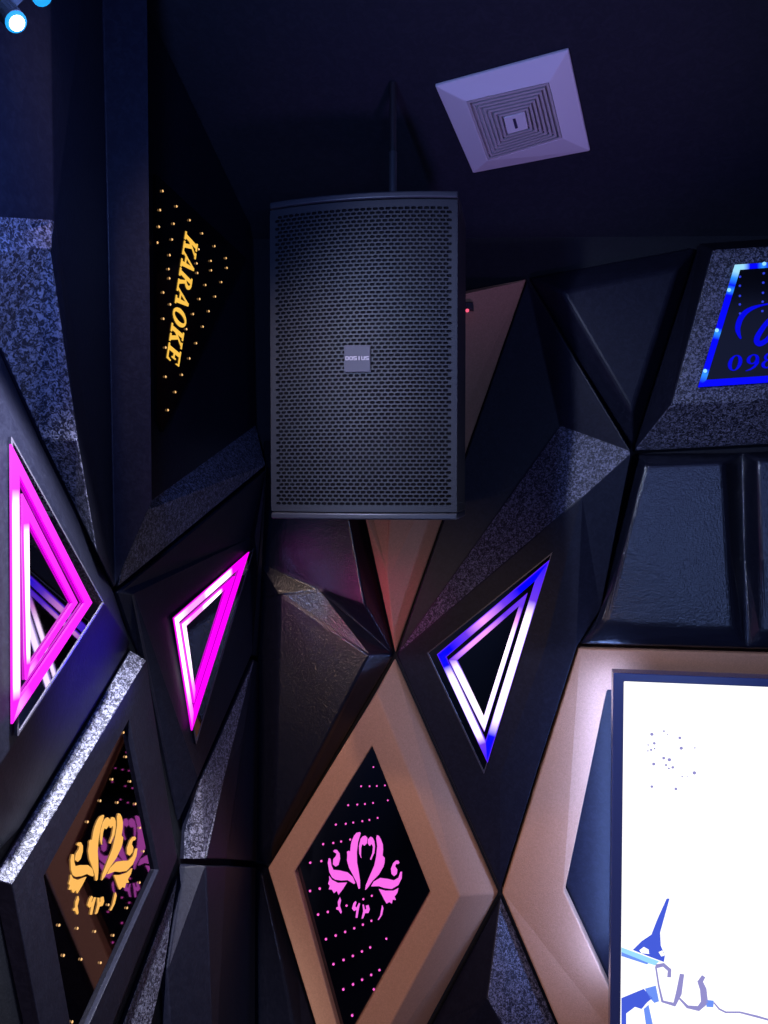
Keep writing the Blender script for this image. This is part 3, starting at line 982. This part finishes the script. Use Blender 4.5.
# solid margins
us = [-1 + 2 * k / 24 for k in range(25)]
for za, zb in ((gz0, gz0 + mz), (gz1 - mz, gz1)):
    for k in range(24):
        fs.append((gv(us[k], za), gv(us[k + 1], za), gv(us[k + 1], zb), gv(us[k], zb)))
for a, b in ((-1, -mx), (mx, 1)):
    fs.append((gv(a, gz0 + mz), gv(b, gz0 + mz), gv(b, gz1 - mz), gv(a, gz1 - mz)))
mesh('grille', vs, fs, M['grille'], sp, solid=0.0012)
# foam behind the holes
Geo().loft([[Vector((front(u, .0015)[0], front(u, .0015)[1], z)) for u in us] for z in (gz0, gz1)], closed=False, caps=False).build('foam', M['foam'], sp)
# badge
by = SY - BUL - .010
bq = [hit(x, y, Vector((0, by, 0)), NW) for x, y in ((344.2, 345.2), (370.2, 345), (370.5, 372), (344, 372.2))]
bd = Geo().prism(bq, Vector((0, .003, 0))).build('badge', M['badge'], sp, bevel=0.001)
g = Geo()
bx = lambda u, v_: bq[0].lerp(bq[1], u).lerp(bq[3].lerp(bq[2], u), v_) + Vector((0, -.0006, 0))
S5 = {
    'D': [rect(0, 0, .22, 1), rect(0, 0, .7, .18), rect(0, .82, .7, 1), rect(.6, .1, .85, .9)],
    'O': [rect(0, .1, .22, .9), rect(.1, 0, .75, .18), rect(.1, .82, .75, 1), rect(.62, .1, .85, .9)],
    'S': [rect(0, .82, .85, 1), rect(0, .5, .22, .9), rect(0, .42, .85, .58), rect(.62, .1, .85, .5), rect(0, 0, .85, .18)],
    'I': [rect(.3, 0, .55, 1)],
    'U': [rect(0, .1, .22, 1), rect(.62, .1, .85, 1), rect(.1, 0, .75, .18)],
}
for k, ch in enumerate('DOSIUS'):
    for p in S5[ch]:
        g.prism([bx(.05 + (k + u) * .152, .555 - v_ * .14) for u, v_ in p], Vector((0, .0008, 0)))
g.build('lettering', M['badge_text'], bd)
# hanging bracket up to the sloped ceiling
pb = hit(393, 197, Vector((0, SY + .11, 0)), NW)
pb.z = sz1 - .002
pt = Vector((pb.x, pb.y, soffit_z(pb.x, pb.y)))
br = Geo().tube(pb, pt - Vector((0, 0, .004)), .0065, 12).build('hanging_rod', M['rod'], sp)
ps = hit(393, 152, Vector((0, SY + .11, 0)), NW)
Geo().tube(pb, (pb.x, pb.y, ps.z), .0075, 12).build('rod_sleeve', M['sleeve'], sp)
Geo().box((pb.x - .03, pb.y - .03, sz1 - .001), (pb.x + .03, pb.y + .03, sz1 + .008)).build('mounting_plate', M['rod'], sp, bevel=.002)

# small black sensor with a red diode, on the beige panel beside the loudspeaker
c0 = W(470, 305.5, .085)
sn = root('sensor', c0 + Vector((0, .03, 0)), 'tiny black sensor with a red indicator on the beige panel right of the loudspeaker', 'sensor')
Geo().box(c0 + Vector((-.013, 0, -.009)), c0 + Vector((.007, .045, .008))).build('housing', M['cab'], sn, bevel=.002)
c1 = W(467.3, 310.5, .09)
leds((c1, NW), [(467.3, 310.5, .0042)], M['red_led'], sn, .004)

# ------------------------------------------------------------------ ceiling vent
vo = [(435, 86), (568.4, 50), (590, 151), (473, 173.2)]
vi_ = [(420 + x / 3.84, 30 + y / 3.84) for x, y in ((178, 276), (494, 203), (546, 416), (260, 502))]
vc = [(420 + x / 3.84, 30 + y / 3.84) for x, y in ((320, 337), (402, 316), (415, 380), (336, 402))]
DO, DI, DC = .007, .026, .030
VO = [S(*p, DO) for p in vo]
VI = [S(*p, DI) for p in vi_]
VC = [S(*p, DC) for p in vc]
vt = root('ceiling_vent', S(513, 115, 0), 'white square ceiling vent with nested louvres tilted above the loudspeaker', 'vent')
g = Geo()
VB = [p + SN * (DO - .0005) for p in VO]
VIb = [p + SN * .018 for p in VI]
g.loft([VB, VO, VI, VIb], caps=True)
g.build('frame', M['vent'], vt, bevel=.002)
nl = 7
for k in range(nl):
    t0, t1 = (k + .08) / nl, (k + .62) / nl
    A = [VI[i].lerp(VC[i], t0) for i in range(4)]
    B = [VI[i].lerp(VC[i], t1) for i in range(4)]
    A2_, B2_ = [p + SN * .010 for p in A], [p + SN * .004 for p in B]
    g = Geo()
    g.v = A + B + B2_ + A2_
    for q in range(4):
        for i in range(4):
            j = (i + 1) % 4
            g.f.append((q * 4 + i, q * 4 + j, ((q + 1) % 4) * 4 + j, ((q + 1) % 4) * 4 + i))
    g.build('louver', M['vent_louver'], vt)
cp = Geo().prism(VC, SN * .008).build('center_cap', M['vent'], vt, bevel=.0015)
mk = [(512.6, 119.3), (515.4, 118.5), (518, 128), (515.4, 129)]
Geo().prism([S(*p, DC + .0008) for p in mk], SN * .0006).build('mark', M['vent_mark'], cp)

# ------------------------------------------------------------------ stage spotlight at the upper left
lh = .22
lc = L(16, 22, lh)
ls = root('stage_spotlight', L(30, 5, 0), 'small stage light with bright blue-white lenses at the upper left near the ceiling', 'spotlight')
dirn = (EYE + Vector((.15, .5, -.25)) - lc).normalized()
s_ = dirn.orthogonal().normalized()
t_ = dirn.cross(s_)
lens_c = [lc, L(42, -4, lh)]
hb = Geo()
ring = lambda c, r, d: [c + s_ * (r * math.cos(a * math.pi / 8)) + t_ * (r * math.sin(a * math.pi / 8)) + dirn * d for a in range(16)]
for c in lens_c:
    hb.loft([ring(c, .0105, -.001), ring(c, .011, -.02), ring(c, .011, -.035)])
hb.tube(lens_c[0] - dirn * .03, lens_c[1] - dirn * .03, .009)
mid = (lens_c[0] + lens_c[1]) / 2 - dirn * .03
hb.tube(mid, Vector((mid.x, mid.y, soffit_z(mid.x, 1.0) - .003)), .006)
hb.build('housing', M['cab'], ls)
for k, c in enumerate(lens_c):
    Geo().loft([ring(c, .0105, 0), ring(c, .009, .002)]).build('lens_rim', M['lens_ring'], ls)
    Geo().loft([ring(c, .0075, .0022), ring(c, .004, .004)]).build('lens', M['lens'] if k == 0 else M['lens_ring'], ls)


# ------------------------------------------------------------------ lights
def lamp(kind, name, loc, target, col, power, **kw):
    d = bpy.data.lights.new(name, kind)
    d.color = col
    d.energy = power
    for k, v_ in kw.items():
        setattr(d, k, v_)
    o = bpy.data.objects.new(name, d)
    C.objects.link(o)
    o.location = loc
    dv = Vector(target) - Vector(loc)
    o.rotation_euler = dv.to_track_quat('-Z', 'Y').to_euler()
    return o


# warm ceiling downlight close to the wall, to the left
lamp('SPOT', 'warm_downlight', (-0.56, 0.72, 2.62), (-0.26, 1.95, 0.78), (1.0, 0.70, 0.55), 36, spot_size=math.radians(40), spot_blend=0.7, shadow_soft_size=0.03)
# added warm fill, unseen behind the viewer, for the beige panels
lamp('SPOT', 'warm_fill', (-0.5, -1.4, 1.30), (-0.34, 2.0, 0.80), (1.0, 0.67, 0.52), 84, spot_size=math.radians(32), spot_blend=0.8, shadow_soft_size=0.10)
# added blue fill behind the viewer, placed where the pleated panel reflects it
lamp('AREA', 'sheen_fill', (0.94, -2.3, 0.95), (0.4, 2.0, 1.2), (0.26, 0.40, 1.0), 17, size=0.7)
# stage light: beams of several colours
lamp('SPOT', 'stage_beam', lc + dirn * .03, (0.15, 1.9, 1.60), (0.60, 0.68, 1.0), 44, spot_size=math.radians(68), spot_blend=0.95, shadow_soft_size=0.02)
lamp('SPOT', 'stage_beam_down', lens_c[1] + dirn * .03, L(70, 750, .03), (0.88, 0.90, 1.0), 270, spot_size=math.radians(36), spot_blend=0.8, shadow_soft_size=0.02)
# added spots strengthening the glow of the coloured triangle lights across the corner
lamp('SPOT', 'blue_triangle_glow', W(490, 660, .25), L(98, 668, .04), (0.04, 0.02, 1.0), 90, spot_size=math.radians(17), spot_blend=0.9, shadow_soft_size=0.05)
lamp('SPOT', 'magenta_triangle_glow', L(205, 640, .16), W(385, 610, .05), (1.0, 0.05, 0.50), 4, spot_size=math.radians(26), spot_blend=0.9, shadow_soft_size=0.05)
lamp('POINT', 'haze_fill', lc + dirn * .10 + Vector((0, 0, .03)), (0, 0, 0), (0.20, 0.34, 1.0), 9.0, shadow_soft_size=0.03)  # added point light standing for the blue haze around the lens
# added dim blue fill, lifts the blacks like a lens veil
lamp('AREA', 'veil_fill', (0.7, -0.9, 2.5), (0.0, 2.0, 1.3), (0.24, 0.33, 1.0), 6, size=1.2)
# added violet spot, unseen in the room, that tints the ceiling vent
lamp('SPOT', 'vent_fill', (0.5, 0.3, 0.9), S(510, 110, .02), (0.50, 0.29, 1.0), 42, spot_size=math.radians(32), spot_blend=0.9, shadow_soft_size=0.12)
# added blue light behind the television, standing for lens glare
lamp('AREA', 'glare_fill', (x0 + .015, TY + .06, z0 + .45), (x0 - .05, WY, z0 + .45), (0.25, 0.4, 1.0), 2.2, shape='RECTANGLE', size=0.02, size_y=0.7)

w = bpy.data.worlds.new('world')
w.use_nodes = True
w.node_tree.nodes['Background'].inputs[0].default_value = (0.01, 0.01, 0.02, 1)
SC.world = w
SC.view_settings.view_transform = 'Standard'
SC.view_settings.look = 'None'
SC.view_settings.exposure = 0
SC.view_settings.gamma = 1
SC.view_settings.use_curve_mapping = False
SC.cycles.use_denoising = True
SC.cycles.max_bounces = 6
SC.cycles.sample_clamp_indirect = 4.0
